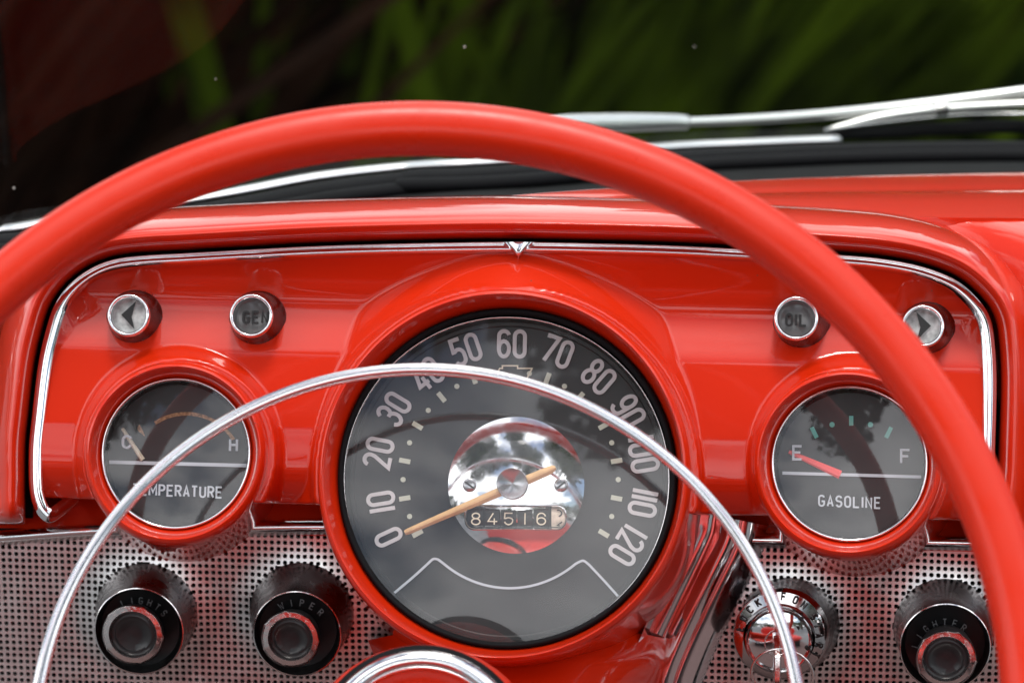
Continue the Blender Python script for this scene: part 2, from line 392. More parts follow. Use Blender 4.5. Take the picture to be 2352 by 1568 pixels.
# hood lip over the instruments
HP = [p for p in TP[28:]]
HP = [Vector((66, q)) for q in (1204, 1203, 1200, 1194, 1186, 1172, 1150, 1125)] + [p for p in HP if p.y < 1100 or p.x > 1000]
prof = cat([(7, -.050), (7, -.030), (9, -.014), (16, -.006), (28, .001), (40, .0046)], 4)[:-1] + cat([(40, .0046), (46, .0048), (58, .0018), (74, -.006), (90, -.018), (101, -.033), (107, -.055), (108, -.085)], 5)
def foot(p, s, t):
    if p.x < 500 and p.y > 1172: t -= .030*(1-math.sqrt(max(0, 1-((p.y-1172)/32.2)**2)))
    return s, t
v, f = sweep(HP, [(a.x, a.y) for a in prof], D, foot)
mk('hood', v, f, 'red_paint', dash, smooth=60)
v, f = sweep(HP, [(16, -.046), (-10, -.046)], D, foot)
mk('trim_backing', v, f, 'black_matte', dash, smooth=180)
# chrome surround with its pointed notch
def flatten(p, s, t):          # broader face on the upright runs
    if p.y > 620 and -30.5 < s < .5:
        tf = -.0050-.0000048*(s+15)**2; t = t+(tf-t)*min(1, (p.y-620)/90)
    if p.x < 200 and p.y > 1140 and p.x > 105 and s > -30.5: t -= .00030*(p.x-105)
    return s, t
TPd = []
for i in range(len(TP)-1):
    n_ = 8 if abs(TP[i].x-1191) < 120 and TP[i].y < 700 else 2
    TPd += [TP[i].lerp(TP[i+1], k/n_) for k in range(n_)]
TPd.append(TP[-1])
prof = cat([(1, -.050), (1, -.0100), (-2, -.0078), (-8, -.0060), (-14, -.0050), (-20, -.0058), (-26, -.0092), (-30, -.0160), (-31, -.046)], 4)
v, f = sweep(TPd, [(a.x, a.y) for a in prof], D, flatten)
mk('chrome_trim', v, f, 'chrome', dash, smooth=180)
secs = []
for k in range(15):
    q = k/14; y = 556+39*q; hw = 36*(1-q)**1.5+3.0*(1-q**6)+.3; tm = -.0030+.0012*math.sin(min(1, q/.62)*math.pi/2)-(.0060*((q-.62)/.38)**2 if q > .62 else 0)
    secs.append([D(1191+hw*u, y, tm-.0045*abs(u)**2.6*(1-.5*q)) for u in [-1+i/8 for i in range(17)]])
v, f = loft(secs, False); mk('trim_point', v, f, 'chrome', dash, smooth=180)

# recessed instrument panel as a pressed sheet, swelling into the gauge collars
import bisect
KY = [(540, -.0065), (600, -.0112), (655, -.0160), (695, -.0185), (715, -.0182), (735, -.0170), (775, -.0138), (806, -.0113), (820, -.0104), (835, -.0099), (900, -.0083), (985, -.0062), (1010, -.0060), (1075, -.0060), (1105, -.0072), (1140, -.0110), (1170, -.018), (1220, -.034)]
KP = cat(KY, 12); KX = [p.x for p in KP]
def base_t(y):
    i = min(max(bisect.bisect(KX, y)-1, 0), len(KP)-2); a, b = KP[i], KP[i+1]
    k = (y-a.x)/(b.x-a.x); return a.y+(b.y-a.y)*min(max(k, 0), 1)
def smax(a, b, k):
    h = max(k-abs(a-b), 0)/k; return max(a, b)+h*h*k*.25
def smin(a, b, k): return -smax(-a, -b, k)
PODS = [(412, 1043, 214), (1957, 1066, 216)]
SPX, SPY = 1164, 1097
def height(x, y):
    t = base_t(y-.0245*(x-1176))
    for cx, cy, r in PODS:
        d = (math.hypot(x-cx, y-cy)-r)*S
        t = smax(t, min(.0055, .010-d*3.6), .005)
    dx, dy = x-SPX, SPY-y; r = math.hypot(dx, dy); th = math.degrees(math.atan2(dx, dy))
    t = smax(t, min(.006, .012-(r-437)*S*7), .003)
    Rs = 462+52*math.exp(-(abs(th)/27)**1.7)+8*math.exp(-((th-62)/28)**2)
    t = smax(t, -.0095-(r-Rs)*S*1.1, .0014)
    return t
NJ, X0, X1, ST = 118, 60, 2300, 5
inner = [TPd[i]-nrm(TPd, i)*13 for i in range(0, len(TPd), 2)]
inner = inner + [Vector((2250, 1300)), Vector((180, 1300))]
def inside(x, y):
    c = False; n = len(inner); j = n-1
    for i in range(n):
        a, b = inner[i], inner[j]
        if (a.y > y) != (b.y > y) and x < (b.x-a.x)*(y-a.y)/(b.y-a.y)+a.x: c = not c
        j = i
    return c
verts = []; idx = {}; faces = []
cols = list(range(X0, X1+1, ST))
def ybot(x): return 1142+.0245*(x-130)
def rowy(x, j):
    return 556+(ybot(x)-556)*j/NJ
for i, x in enumerate(cols):
    for j in range(NJ+1+7):
        if j <= NJ:
            y = rowy(x, j); ok = inside(x, y) or j >= NJ-1
            ok = inside(x, min(y, ybot(x)-3))
            t = height(x, y)
        else:
            k = (j-NJ)/7; ok = inside(x, ybot(x)-3)
            t = height(x, ybot(x))-.012*(1-math.cos(k*math.pi/2))-.012*k; y = ybot(x)+7*math.sin(k*math.pi/2)-k*3
        cut = any(math.hypot(x-cx, y-cy) < r-20 for cx, cy, r in PODS) or math.hypot(x-SPX, y-SPY) < 418
        if ok and not cut:
            idx[i, j] = len(verts); verts.append(D(x, y, t))
for i in range(len(cols)-1):
    for j in range(NJ+7):
        q = [(i, j), (i, j+1), (i+1, j+1), (i+1, j)]
        if all(k in idx for k in q): faces.append([idx[k] for k in q])
mk('instrument_panel', verts, faces, 'red_paint', dash, smooth=180)

# gauge pods: turned collars standing out of the sheet
def pod(c, rc, back, rb, depth, ring_c, ring_r, tc, tr):
    """c crest centre px, rc crest radius px; back = shift px of the foot; ring = where the instrument sits"""
    C0 = D(c[0], c[1], tc); CB = D(c[0]+back[0], c[1]+back[1], tc-depth); CR = D(ring_c[0], ring_c[1], tr); CR2 = D(ring_c[0], ring_c[1], tr-.012)
    rings = [circle(CR2, X, V, ring_r*S, 128), circle(CR, X, V, ring_r*S, 128)]
    w_ = rc-ring_r
    for s, r, dt in ((.25, ring_r+w_*.20, -.002), (.55, ring_r+w_*.48, -.0012), (.82, ring_r+w_*.76, -.0002), (.94, rc-3.2, .0001), (1, rc, 0)):
        rings.append(circle(CR.lerp(C0, s)+N*dt*(1-s), X, V, r*S, 128))
    lip = (rc, rc+5, rc+10, rc+14)
    for k, (r, dt) in enumerate(((rc+4, -.0005), (rc+8.5, -.0020), (rc+12.5, -.0046), (rc+15.5, -.0085), (rc+18, -.014))):
        rings.append(circle(C0.lerp(CB, -dt/depth), X, V, r*S, 128))
    for s in (.4, .6, .8, 1.0):
        rings.append(circle(C0.lerp(CB, s), X, V, (rc+18+(rb-rc-18)*(s-.2)/.8)*S, 128))
    return loft(rings, True)
v, f = pod((1153, 1089), 410, (34, 28), 470, .086, (1165, 1096), 388, .022, .0085)
mk('gauge_pod', v, f, 'red_paint', dash, smooth=50, label='large red collar round the speedometer')
v, f = pod((399, 1039), 198, (30, 22), 244, .076, (405, 1041), 175, .016, .0045)
mk('gauge_pod', v, f, 'red_paint', dash, smooth=50, label='red collar round the temperature gauge')
v, f = pod((1947, 1063), 200, (20, 24), 248, .076, (1951, 1064), 177, .016, .0045)
mk('gauge_pod', v, f, 'red_paint', dash, smooth=50, label='red collar round the gasoline gauge')

# red shroud under the speedometer
secs = []
for y, cx, hw, tc_ in ((1440, 1195, 350, -.034), (1478, 1200, 340, -.022), (1500, 1202, 332, -.008), (1525, 1200, 322, -.001), (1560, 1195, 310, .005), (1640, 1185, 300, .020), (1760, 1175, 290, .045)):
    sec = []
    for k in range(41):
        u = -1+2*k/40; sec.append(D(cx+hw*u, y+30*abs(u)**3, tc_-(.062+tc_)*abs(u)**3.2))
    secs.append(sec)
v, f = loft(secs, False); mk('column_shroud', v, f, 'red_paint', dash, smooth=180)

# dash top sheet, seen to the right behind the hood
ZH = D(1176, 472, -.030).z
YH = D(1176, 478, -.055).y
def H(px, py, dz=0.): return hit(px, py, Vector((0, 0, ZH+dz)), Vector((0, 0, 1)))
far_edge = [H(*p) for p in cat([(300, 536), (520, 507), (740, 487), (940, 469), (1158, 450), (1386, 432), (1686, 413), (2000, 401), (2352, 393), (2620, 390), (3000, 392), (3500, 400)], 6)]
far_edge = [p for p in far_edge if p.y > YH+.004]
n_ = len(far_edge); rows = []
for s, dz in ((0, -.010), (.0, -.0015), (.02, -.0003), (.06, .0), (.12, .0), (.30, -.0006), (.42, -.0014), (.47, -.0022), (.52, -.0018), (.75, -.003), (1, -.007), (1.0, -.03)):
    row = []
    for i, p in enumerate(far_edge):
        q = Vector((p.x*.985, YH, ZH)); q.y = min(q.y, p.y-.005); r = p.lerp(q, s); r.z = ZH+dz; row.append(r)
    rows.append(row)
v, f = loft(rows, False); mk('dash_top', v, f, 'red_paint', dash, smooth=60)
# right-hand face of the dash outside the hood
xs_ = [(D(px, 600, -.05).x, k) for px, k in ((2040, .06), (2120, .1), (2200, .22), (2260, .4), (2320, .65), (2380, .88), (2440, 1), (2640, 1), (3000, 1), (3400, 1))]
pts = [[Vector((x, YH+a*k+.004, ZH+b)) for x, k in xs_] for a, b in ((0, -.0075), (-.016, -.0095), (-.032, -.0145), (-.046, -.023), (-.057, -.037), (-.064, -.060), (-.070, -.10), (-.074, -.20))]
v, f = loft(pts, False); mk('dash_face', v, f, 'red_paint', dash, smooth=180)
pts = [[D(x, 1130+.0245*(x-130), -.055), D(x, 1215+.0245*(x-130), -.050), D(x, 1216+.0245*(x-130), -.09)] for x in range(-300, 3100, 80)]
v, f = loft(pts, False); mk('backing_panel', v, f, 'red_paint', dash, smooth=60)

# ------------------------------------------------------------------ lower perforated panel
KN = [((337, 1405), 122), ((694, 1405), 122), ((1812, 1436), 117), ((2169, 1438), 116)]
KNW = [(M(c[0], c[1]), r*SM) for c, r in KN]
PITCHM = 15.4*SM
mb = MB()
x0 = M(-200, 1300).x; x1 = M(2900, 1300).x; zt = M(1176, 1200).z; zb = M(1176, 1640).z
mould = [(1707, 1235), (1692, 1290), (1655, 1370), (1620, 1440), (1580, 1540), (1545, 1640)]
def left_lim(z):   # the right panel starts at the moulding
    P = [M(*p) for p in mould]
    for a, b in zip(P, P[1:]):
        if b.z <= z <= a.z: return a.x+(b.x-a.x)*(a.z-z)/(a.z-b.z)
    return P[0].x if z > P[0].z else P[-1].x
xl = M(930, 1450).x
def zbar(x):
    a, b = (M(0, 1236), M(680, 1212)) if x < xl else (M(1760, 1242), M(2190, 1248))
    return a.z+(b.z-a.z)*(x-a.x)/(b.x-a.x)
ni = int((x1-x0)/PITCHM); nj = int((zt-zb)/PITCHM)
def Mw(x, z, d):
    # dimpled towards each knob hole
    for c, r in KNW:
        q = math.hypot(x-c.x, z-(c.z-.012*0))/r
        if q < 1.5: d += .0018*max(0, (1.5-q)/.5)**2
    d += -.0012*math.exp(-((x-M(2085, 1400).x)/.012)**2)
    return Vector((x, OM.y, z)) + VM*0 + Vector((0, (z-OM.z)*math.tan(AM)*-1, 0))*0 + Vector((0, -d, 0)) + Vector((0, -(z-OM.z)*math.tan(-AM)*-1*-1, 0))
rj = random.Random(5)
hole = [(math.cos(a), math.sin(a)) for a in [math.pi/8+k*math.pi/4 for k in range(8)]]
sq = [(1, .5), (.5, 1), (-.5, 1), (-1, .5), (-1, -.5), (-.5, -1), (.5, -1), (1, -.5)]
sq = [(1, 1), (0, 1), (-1, 1), (-1, 0), (-1, -1), (0, -1), (1, -1), (1, 0)]
hole = [(math.cos(k*math.pi/4+math.pi/4)*(1.12 if k % 2 == 0 else 1.0), math.sin(k*math.pi/4+math.pi/4)*(1.12 if k % 2 == 0 else 1.0)) for k in range(8)]
hr = PITCHM*.285; hp = PITCHM/2
for i in range(ni+1):
    x = x0+i*PITCHM
    for j in range(nj+1):
        z = zt-j*PITCHM - .012*(x-x0)
        if x > xl and x < left_lim(z)+hp: continue
        if z > zbar(x): continue
        if any(math.hypot(x-c.x, z-c.z) < r-.001 for c, r in KNW): continue
        vs = [Mw(x+a*hp, z+b*hp, 0) for a, b in sq] + [Mw(x+a*hr*1.18, z+b*hr*1.18, 0) for a, b in hole] + [Mw(x+a*hr, z+b*hr, -.0003) for a, b in hole] + [Mw(x+a*hr, z+b*hr, -.0016) for a, b in hole]
        fs = []
        for k in range(3):
            for q in range(8):
                p = (q+1) % 8; fs.append([k*8+q, k*8+p, k*8+8+p, k*8+8+q])
        mb.add(vs, fs)
mb.build('perforated_panel', 'steel_mesh', dash, smooth=50, kind='stuff', label='bright steel sheet punched with a grid of small holes')
a, b, c_, d_ = M(-300, 1190, -.006), M(3000, 1190, -.006), M(3000, 1700, -.006), M(-300, 1700, -.006)
mk('cavity_backing', [a, b, c_, d_], [[0, 1, 2, 3]], 'dark_cavity', dash, smooth=0)
ap0 = M(-300, 1645, -.002); ap1 = M(3000, 1645, -.002)
pts = [[Vector((x, ap0.y+a, ap0.z+b)) for x in (ap0.x, (ap0.x+ap1.x)/2, ap1.x)] for a, b in ((.004, .0), (-.006, -.004), (-.006, -.016), (.03, -.03), (.15, -.10), (.22, -.42))]
v, f = loft(pts, False); mk('lower_apron', v, f, 'black_matte', dash, smooth=50)
# chrome bar along the top of the panel
prof = [(a.x, a.y) for a in cat([(18, -.004), (18, .004), (10, .0085), (-4, .0095), (-13, .006), (-17, .0005), (-17, -.004)], 4)]
for P in ([(-260, 1252), (0, 1236), (215, 1221), (450, 1216), (680, 1212), (830, 1212)], [(1660, 1238), (1760, 1242), (1980, 1246), (2190, 1248), (2420, 1252), (3000, 1262)]):
    v, f = sweep(cat(P, 8), prof, M); mk('chrome_bar', v, f, 'chrome', dash, smooth=180)
# chrome moulding sweeping down beside the column shroud
prof = [(a.x, a.y) for a in cat([(-66, -.003), (-60, .003), (-40, .0085), (-22, .0112), (-4, .0118), (0, .0108), (4, .0118), (22, .0128), (40, .0110), (58, .0078), (76, .0090), (94, .014), (108, .022)], 4)]
path = cat([(1702, 1195), (1690, 1250), (1650, 1336), (1613, 1412), (1577, 1490), (1548, 1568), (1530, 1660)], 8)
v, f = sweep(path, [(s, t) for s, t in [(-a[0], a[1]) for a in prof]], M)
mk('chrome_moulding', v, f, 'satin_ring', dash, smooth=180, label='curved ribbed chrome moulding beside the speedometer collar')

# ================================================================== SPEEDOMETER
speed = thing('speedometer', D(1165, 1096, -.010), 'large round black-faced speedometer reading 0 to 120 in the middle of the dashboard', 'speedometer')
CT = D(1164, 1097, .0075)
mk('gasket', *torus(CT, X, V, 380*S, 8*S, 128, 12, .004), 'black_rubber', speed, smooth=180)
mk('bezel_ring', *torus(D(1162, 1101, .0080), X, V, 371.5*S, 2.2*S, 128, 10, .0012), 'chrome_worn', speed, smooth=180)
TD = -.004
DC = D(1166, 1103, TD)
mk('dial_wall', *lathe(D(1163, 1101, .0075), DC, [(0, 371*S), (.5, 369*S), (1, 366*S)], 128), 'black_plastic', speed, smooth=180)
rings = [circle(DC+N*z, X, V, r*S, 128) for r, z in ((372, 0), (358, 0), (355, -.0005), (100, -.0005), (1, -.0006))]
dial = mk('dial', *loft(rings, True, False, True), 'dial_black', speed, smooth=30)
def on(px, py, t): return D(px, py, t)
NP = {0: (893, 1233), 10: (876, 1152), 20: (870, 1040), 30: (905, 940), 40: (981, 861), 50: (1070, 803), 60: (1176, 790), 70: (1281, 808), 80: (1375, 865), 90: (1443, 945), 100: (1478, 1043), 110: (1478, 1155), 120: (1442, 1252)}
CX, CY = 1173, 1101
TF = TD+.0002-.0006
for num, (px, py) in NP.items():
    a = R(210-2*num); A = X*math.sin(a)-V*math.cos(a); B = X*math.cos(a)+V*math.sin(a)
    if num == 0: a = R(206); A = X*math.sin(a)-V*math.cos(a); B = X*math.cos(a)+V*math.sin(a)
    m_ = MB(); text(m_, str(num), on(px, py, TF), A, B, 59*S, W=.40, stroke=.15, gap=.22, h=.0012)
    m_.build('numeral', 'dial_print', dial, smooth=30)
for k in range(25):
    a = R(210-10*k); d = X*math.cos(a)+V*math.sin(a); e = X*math.sin(a)-V*math.cos(a)
    c = on(CX+247*math.cos(a), CY-247*math.sin(a), TF)
    if k == 12: continue
    if k % 2 == 0: mk('tick', *box(c, d, e, N, 13*S, 5.5*S, .0005), 'tick_print', dial, smooth=0)
    else: mk('tick', *disc(c, X, V, 6*S, .0005, 14), 'tick_print', dial, smooth=30)
# gold-edged emblem outline under the 60
ex, ey = 1176, 858
em = [(-37, -4), (-28, 12), (-22, 12), (-22, 18), (13, 18), (13, 12), (46, 12), (34, -12), (12, -12), (12, -18), (-22, -18), (-22, -4)]
m_ = MB(); ribbon(m_, em, True, 3.2, lambda x, y, z: on(ex+x, ey-y, TF)+N*z, .0005); m_.build('emblem', 'cream_print', dial, smooth=0)
m_ = MB()
pl = cat([(905, 1362), (950, 1324), (984, 1293)], 4)[:-1]+cat([(984, 1293), (996, 1283), (1010, 1285)], 4)[:-1]+[Vector((1171+245*math.sin(R(q))*.98, 1100+250*math.cos(R(q)))) for q in range(-39, 40, 3)]+cat([(1328, 1291), (1340, 1287), (1353, 1296)], 4)+cat([(1353, 1296), (1385, 1330), (1421, 1370)], 4)[1:]
ribbon(m_, [(p.x, -p.y) for p in pl], False, 5.5, lambda x, y, z: on(x, -y, TF)+N*z, .0010); m_.build('border_line', 'line_print', dial, smooth=50)
# chrome hub plate
HC = on(1186, 1114, TD); hr_ = 157*S
rings = [circle(HC, X, V, hr_, 96)]
for k in range(0, 15):
    q = k/15; rings.append(circle(HC+N*(.0018+.0048*(1-(1-q)**2)), X, V, hr_*(1-q), 96))
hub = mk('hub_plate', *loft(rings, True, True, True), 'chrome', speed, smooth=50)
def hub_t(px, py):  # height of the domed plate
    q = math.hypot(px-1186, py-1114)/157; return TD+.0018+.0048*(1-q*q)
for sx, sy, an in ((1079, 1114, -35), (1289, 1114, 40)):
    c = on(sx, sy, hub_t(sx, sy)-.0006)
    s_ = mk('screw', *disc(c, X, V, 16*S, .0012, 24, .0008), 'steel_brushed', hub, smooth=40)
# slots as separate dark grooves
    d = X*math.cos(R(an))+V*math.sin(R(an)); e = -X*math.sin(R(an))+V*math.cos(R(an))
    mk('screw_slot', *box(c+N*.0017, d, e, N, 13*S, 2.2*S, .0004), 'ink_black', hub, smooth=0)
# needle
TN = TD+.0098
tip = on(930, 1223, TN-.004); tail = on(1276, 1073, TN); pv = on(1177, 1112, TN)
ax = (pv-tip).normalized(); sd = ax.cross(N).normalized()
secs = []
for q, wd in ((0, 5.5), (.02, 7), (.35, 9), (.68, 10.5), (.8, 10.5), (.96, 9), (.985, 7.5), (1, 4)):
    c = tip.lerp(tail, q); wd *= S
    secs.append([c-sd*wd-N*.0008, c+sd*wd-N*.0008, c+sd*wd, c+sd*wd*.25+N*.0009, c-sd*wd*.25+N*.0009, c-sd*wd])
mk('needle', *loft(secs, True, True, True), 'needle_orange', speed, smooth=20)
c = on(1178, 1111, TN-.003)
rings = [circle(c, X, V, 36*S, 64), circle(c+N*.0055, X, V, 36*S, 64), circle(c+N*.0062, X, V, 34.5*S, 64), circle(c+N*.0035, X, V, 1*S, 64)]
mk('needle_cap', *loft(rings, True, True, True), 'steel_brushed', speed, smooth=30)
# odometer let into the plate
odo_c = (1184, 1188); TO = hub_t(1186, 1188)
def rrect(w_, h_, r_, n=8):
    out = []
    for cx_, cy_, a0 in ((w_-r_, h_-r_, 0), (-w_+r_, h_-r_, 90), (-w_+r_, -h_+r_, 180), (w_-r_, -h_+r_, 270)):
        out += arc(cx_, cy_, r_, r_, a0, a0+90, n)
    return out
tb = TO+.0022
for z0, pf in ((0, None),):
    rings = []
    for grow, t in ((6, tb-.0075), (5, tb-.001), (2.5, tb), (0, tb-.0006), (-1, tb-.0035)):
        rings.append([on(odo_c[0]+x, odo_c[1]-y, t) for x, y in rrect(112+grow, 24+grow, 18+grow)])
    odo = mk('odometer', *loft(rings, True), 'chrome', speed, smooth=60)
mk('window_floor', [on(odo_c[0]+x, odo_c[1]-y, tb-.0026) for x, y in rrect(111, 23, 17)], [list(range(36))], 'ink_black', odo, smooth=0)
for k, ch in enumerate('84516'):
    dx = 1093+k*37.6
    secs = [[on(dx+s*17, 1188-22*math.sin(q), tb-.0030+.0018*math.cos(q)) for s in (-1, 1)] for q in [R(-75+15*i) for i in range(11)]]
    dr = mk('digit_drum', *loft(secs, False), 'black_plastic', odo, smooth=60)
    m_ = MB(); text(m_, ch, on(dx, 1191, tb-.0011), X, V, 26*S, W=.74, stroke=.115, gap=.1, h=.0002)
    m_.build('digit', 'cream_print', odo, smooth=30)
secs = [[on(1282+s*15.5, 1188-22*math.sin(q), tb-.0030+.0018*math.cos(q)) for s in (-1, 1)] for q in [R(-75+15*i) for i in range(11)]]
dr = mk('digit_drum', *loft(secs, False), 'ivory', odo, smooth=60)
m_ = MB()
ribbon(m_, arc(0, 2, 8, 7, 110, -80, 12), False, 3, lambda x, y, z: on(1282+x, 1180-y, tb-.0011)+N*z, .0002)
ribbon(m_, [(9, -8), (-2, -16), (4, -17)], False, 3, lambda x, y, z: on(1282+x, 1190-y, tb-.0011)+N*z, .0002)
m_.build('digit', 'ink_black', odo, smooth=0)
# domed lens
def lens(c, r, rise, n=96, k=12):
    rings = [circle(c+N*(rise*(1-(1-q/k)**2)), X, V, r*(1-q/k) if q < k else r*.004, n) for q in range(k+1)]
    return loft(rings, True, False, True)
mk('lens', *lens(D(1162, 1101, .0082), 371*S, .0026), 'dial_glass', speed, smooth=180)
mk('case', *lathe(D(1165, 1097, .006), D(1190, 1115, -.055), [(0, 387*S), (1, 387*S), (1, 2*S)], 64), 'dark_cavity', speed, smooth=40)

# ================================================================== SIDE GAUGES
def side_gauge(name, label, cat_, c, r):
    g_ = thing(name, D(c[0], c[1], -.01), label, cat_)
    mk('bezel_ring', *torus(D(c[0], c[1], .0050), X, V, (r-3.5)*S, 4.0*S, 128, 12, .0016), 'chrome', g_, smooth=180)
    td = -.006; dc = D(c[0]+3, c[1]+3, td)
    mk('dial_wall', *lathe(D(c[0], c[1], .004), dc, [(0, (r-5)*S), (.5, (r-6)*S), (1, (r-12)*S)], 96), 'chrome_reflecting_dark', g_, smooth=180)
    d = mk('dial', *loft([circle(dc, X, V, (r-8)*S, 96), circle(dc+N*.0001, X, V, 1*S, 96)], True, False, True), 'dial_black', g_, smooth=30)
    mk('lens', *lens(D(c[0], c[1], .0050), (r-5)*S, .0014), 'dial_glass', g_, smooth=180)
    mk('case', *lathe(D(c[0], c[1], .002), D(c[0]+8, c[1]+8, -.045), [(0, (r-4)*S), (1, (r-4)*S), (1, 2*S)], 48), 'dark_cavity', g_, smooth=40)
    return g_, d, td
tg, td_, tt = side_gauge('temperature_gauge', 'small round TEMPERATURE gauge with rusty arc, left of the speedometer', 'gauge', (405, 1041), 175)
fg, fd_, ft = side_gauge('fuel_gauge', 'small round GASOLINE gauge with teal marks and red needle, right of the speedometer', 'gauge', (1951, 1064), 177)
def waffle(parent, cx, cy, y0, y1, t, r):
    mb = MB(); step = 11.5
    n = 0
    for i in range(-15, 16):
        for j in range(0, 14):
            x = cx+i*step; y = y0+j*step
            if y > y1 or math.hypot(x-cx, y-cy) > r: continue
            c = D(x, y, t); mb.add(*box(c, X, V, N, 3.6*S, 3.6*S, .00025))
    mb.build('embossing', 'dial_black', parent, smooth=0, kind='stuff')
# temperature face
waffle(td_, 408, 1044, 1080, 1200, tt, 150)
def strip(name, p, q, wd, t, m, parent, h=.0005):
    mb = MB(); ribbon(mb, [(p[0], -p[1]), (q[0], -q[1])], False, wd, lambda x, y, z: D(x, -y, t)+N*z, h); return mb.build(name, m, parent, smooth=0)
strip('divider_line', (252, 1061), (571, 1069), 8, tt, 'line_print', td_, .0012)
m_ = MB(); text(m_, 'TEMPERATURE', D(408, 1127, tt), (X-V*.02).normalized(), V, 24*S, W=.50, stroke=.17, gap=.30, h=.0009); m_.build('lettering', 'line_print', td_, smooth=30)
m_ = MB(); text(m_, 'H', D(537, 1022, tt), X, V, 27*S, W=.6, stroke=.20, h=.0009); m_.build('lettering', 'line_print', td_, smooth=30)
m_ = MB(); text(m_, 'C', D(294, 1015, tt), X, V, 27*S, W=.7, stroke=.20, h=.0028); m_.build('lettering', 'line_print', td_, smooth=30)
m_ = MB(); ribbon(m_, [(428+128*math.sin(R(q)), -1076+126*math.cos(R(q))) for q in range(-34, 60, 4)], False, 8, lambda x, y, z: D(x, -y, tt)+N*z, .0004); m_.build('arc_mark', 'rust_print', td_, smooth=0)
m_ = MB(); m_.add([D(*p, tt+.0005) for p in ((320, 974), (328, 988), (333, 1002), (320, 992), (315, 984))], [[0, 1, 2, 3, 4]]); m_.build('diamond_mark', 'rust_print', td_, smooth=0)
def needle2(p, q, w0, w1, t, m, parent):
    a, b = D(*p, t), D(*q, t); s = (b-a).normalized().cross(N).normalized()
    secs = [[c-s*wd, c+s*wd, c+s*wd*.5+N*.0007, c-s*wd*.5+N*.0007] for c, wd in ((a, w0*S), (b, w1*S))]
    mk('needle', *loft(secs, True, True, True), m, parent, smooth=0)
needle2((281, 984), (328, 1056), 4.2, 6, tt+.0013, 'needle_cream', tg)
# fuel face
waffle(fd_, 1954, 1067, 1106, 1222, ft, 152)
strip('divider_line', (1797, 1086), (2115, 1095), 7, ft, 'line_print', fd_, .0012)
m_ = MB(); text(m_, 'GASOLINE', D(1951, 1152, ft), (X-V*.025).normalized(), V, 23.5*S, W=.50, stroke=.17, gap=.34, h=.0009); m_.build('lettering', 'line_print', fd_, smooth=30)
m_ = MB(); text(m_, 'E', D(1831, 1040, ft), X, V, 30*S, W=.62, stroke=.17, h=.0028); m_.build('lettering', 'line_print', fd_, smooth=30)
m_ = MB(); text(m_, 'F', D(2079, 1048, ft), X, V, 30*S, W=.62, stroke=.17, h=.0009); m_.build('lettering', 'line_print', fd_, smooth=30)
for p, q in (((1864, 981), (1876, 1005)), ((1955, 955), (1955, 977)), ((2047, 981), (2035, 1005))): strip('tick', p, q, 9.5, ft, 'teal_print', fd_)
for p in ((1911, 975), (1999, 975)): mk('tick', *disc(D(*p, ft), X, V, 6*S, .0005, 18), 'teal_print', fd_, smooth=30)
needle2((1812, 1037), (1930, 1090), 4.5, 10, ft+.0012, 'needle_red', fg)

# ================================================================== INDICATOR LIGHTS
def light(label, ring, r, base, rb, sign, m_lens, tr):
    tb_ = height(*base)-.003
    C0 = D(ring[0], ring[1], tr); C1 = D(base[0], base[1], tb_)
    L = thing('indicator_light', C1, label, 'indicator light', 'indicator lights on the instrument panel')
    ax = (C0-C1).normalized(); A = X; B = V
    mk('housing', *loft([circle(C1.lerp(C0, s), A, B, q*S, 64) for s, q in ((0, rb), (.16, rb-1), (.22, rb-5), (.6, r+7), (.94, r+.5))], True), 'chrome_reflecting_dark', L, smooth=50)
    mk('bezel_ring', *loft([circle(C0+N*z, A, B, q*S, 64) for q, z in ((r+.5, -.0014), (r, 0), (r-3, .0011), (r-7, .0008), (r-11, -.001), (r-12, -.004))], True), 'chrome', L, smooth=180)
    fc = C0-N*.0032
    ln = mk('lens', *loft([circle(fc, A, B, (r-11.5)*S, 48), circle(fc+N*.0006, A, B, (r-20)*S, 48), circle(fc+N*.0009, A, B, 1*S, 48)], True, False, True), m_lens, L, smooth=60)
    F = fc+N*.0010
    if sign in ('<', '>'):
        k = 1 if sign == '<' else -1
        P = [(-19, 2), (14, 33), (5, -2), (13, -31)]
        P = [F+A*(k*x*S)+B*(y*S) for x, y in P]; mb_ = MB()
        top = [p+N*.0007 for p in P]
        mb_.add(P+top, [[4, 5, 6], [4, 6, 7], [0, 1, 5, 4], [1, 2, 6, 5], [2, 3, 7, 6], [3, 0, 4, 7]]); mb_.build('arrow_mark', 'ink_black', ln, smooth=0)
    else:
        m2 = MB(); sh = 9 if sign == 'GEN' else 0
        text(m2, sign, F+A*(sh*S)-B*(3*S), A, B, 26*S, W=.50, stroke=.20, gap=.36, h=.0008); m2.build('lettering', 'ink_black', ln, smooth=30)
light('indicator light with left-pointing black arrow at the far left', (295, 724), 50, (311, 732), 68, '<', 'lens_grey', .000)
light('dark indicator light marked GEN above the temperature gauge', (577, 725), 51, (594, 735), 69, 'GEN', 'lens_dark', .000)
light('dark indicator light marked OIL above the gasoline gauge', (1829, 731), 51, (1844, 742), 68, 'OIL', 'lens_dark', .000)
light('indicator light with right-pointing black arrow partly behind the wheel rim', (2120, 749), 49, (2132, 757), 65, '>', 'lens_grey', .000)

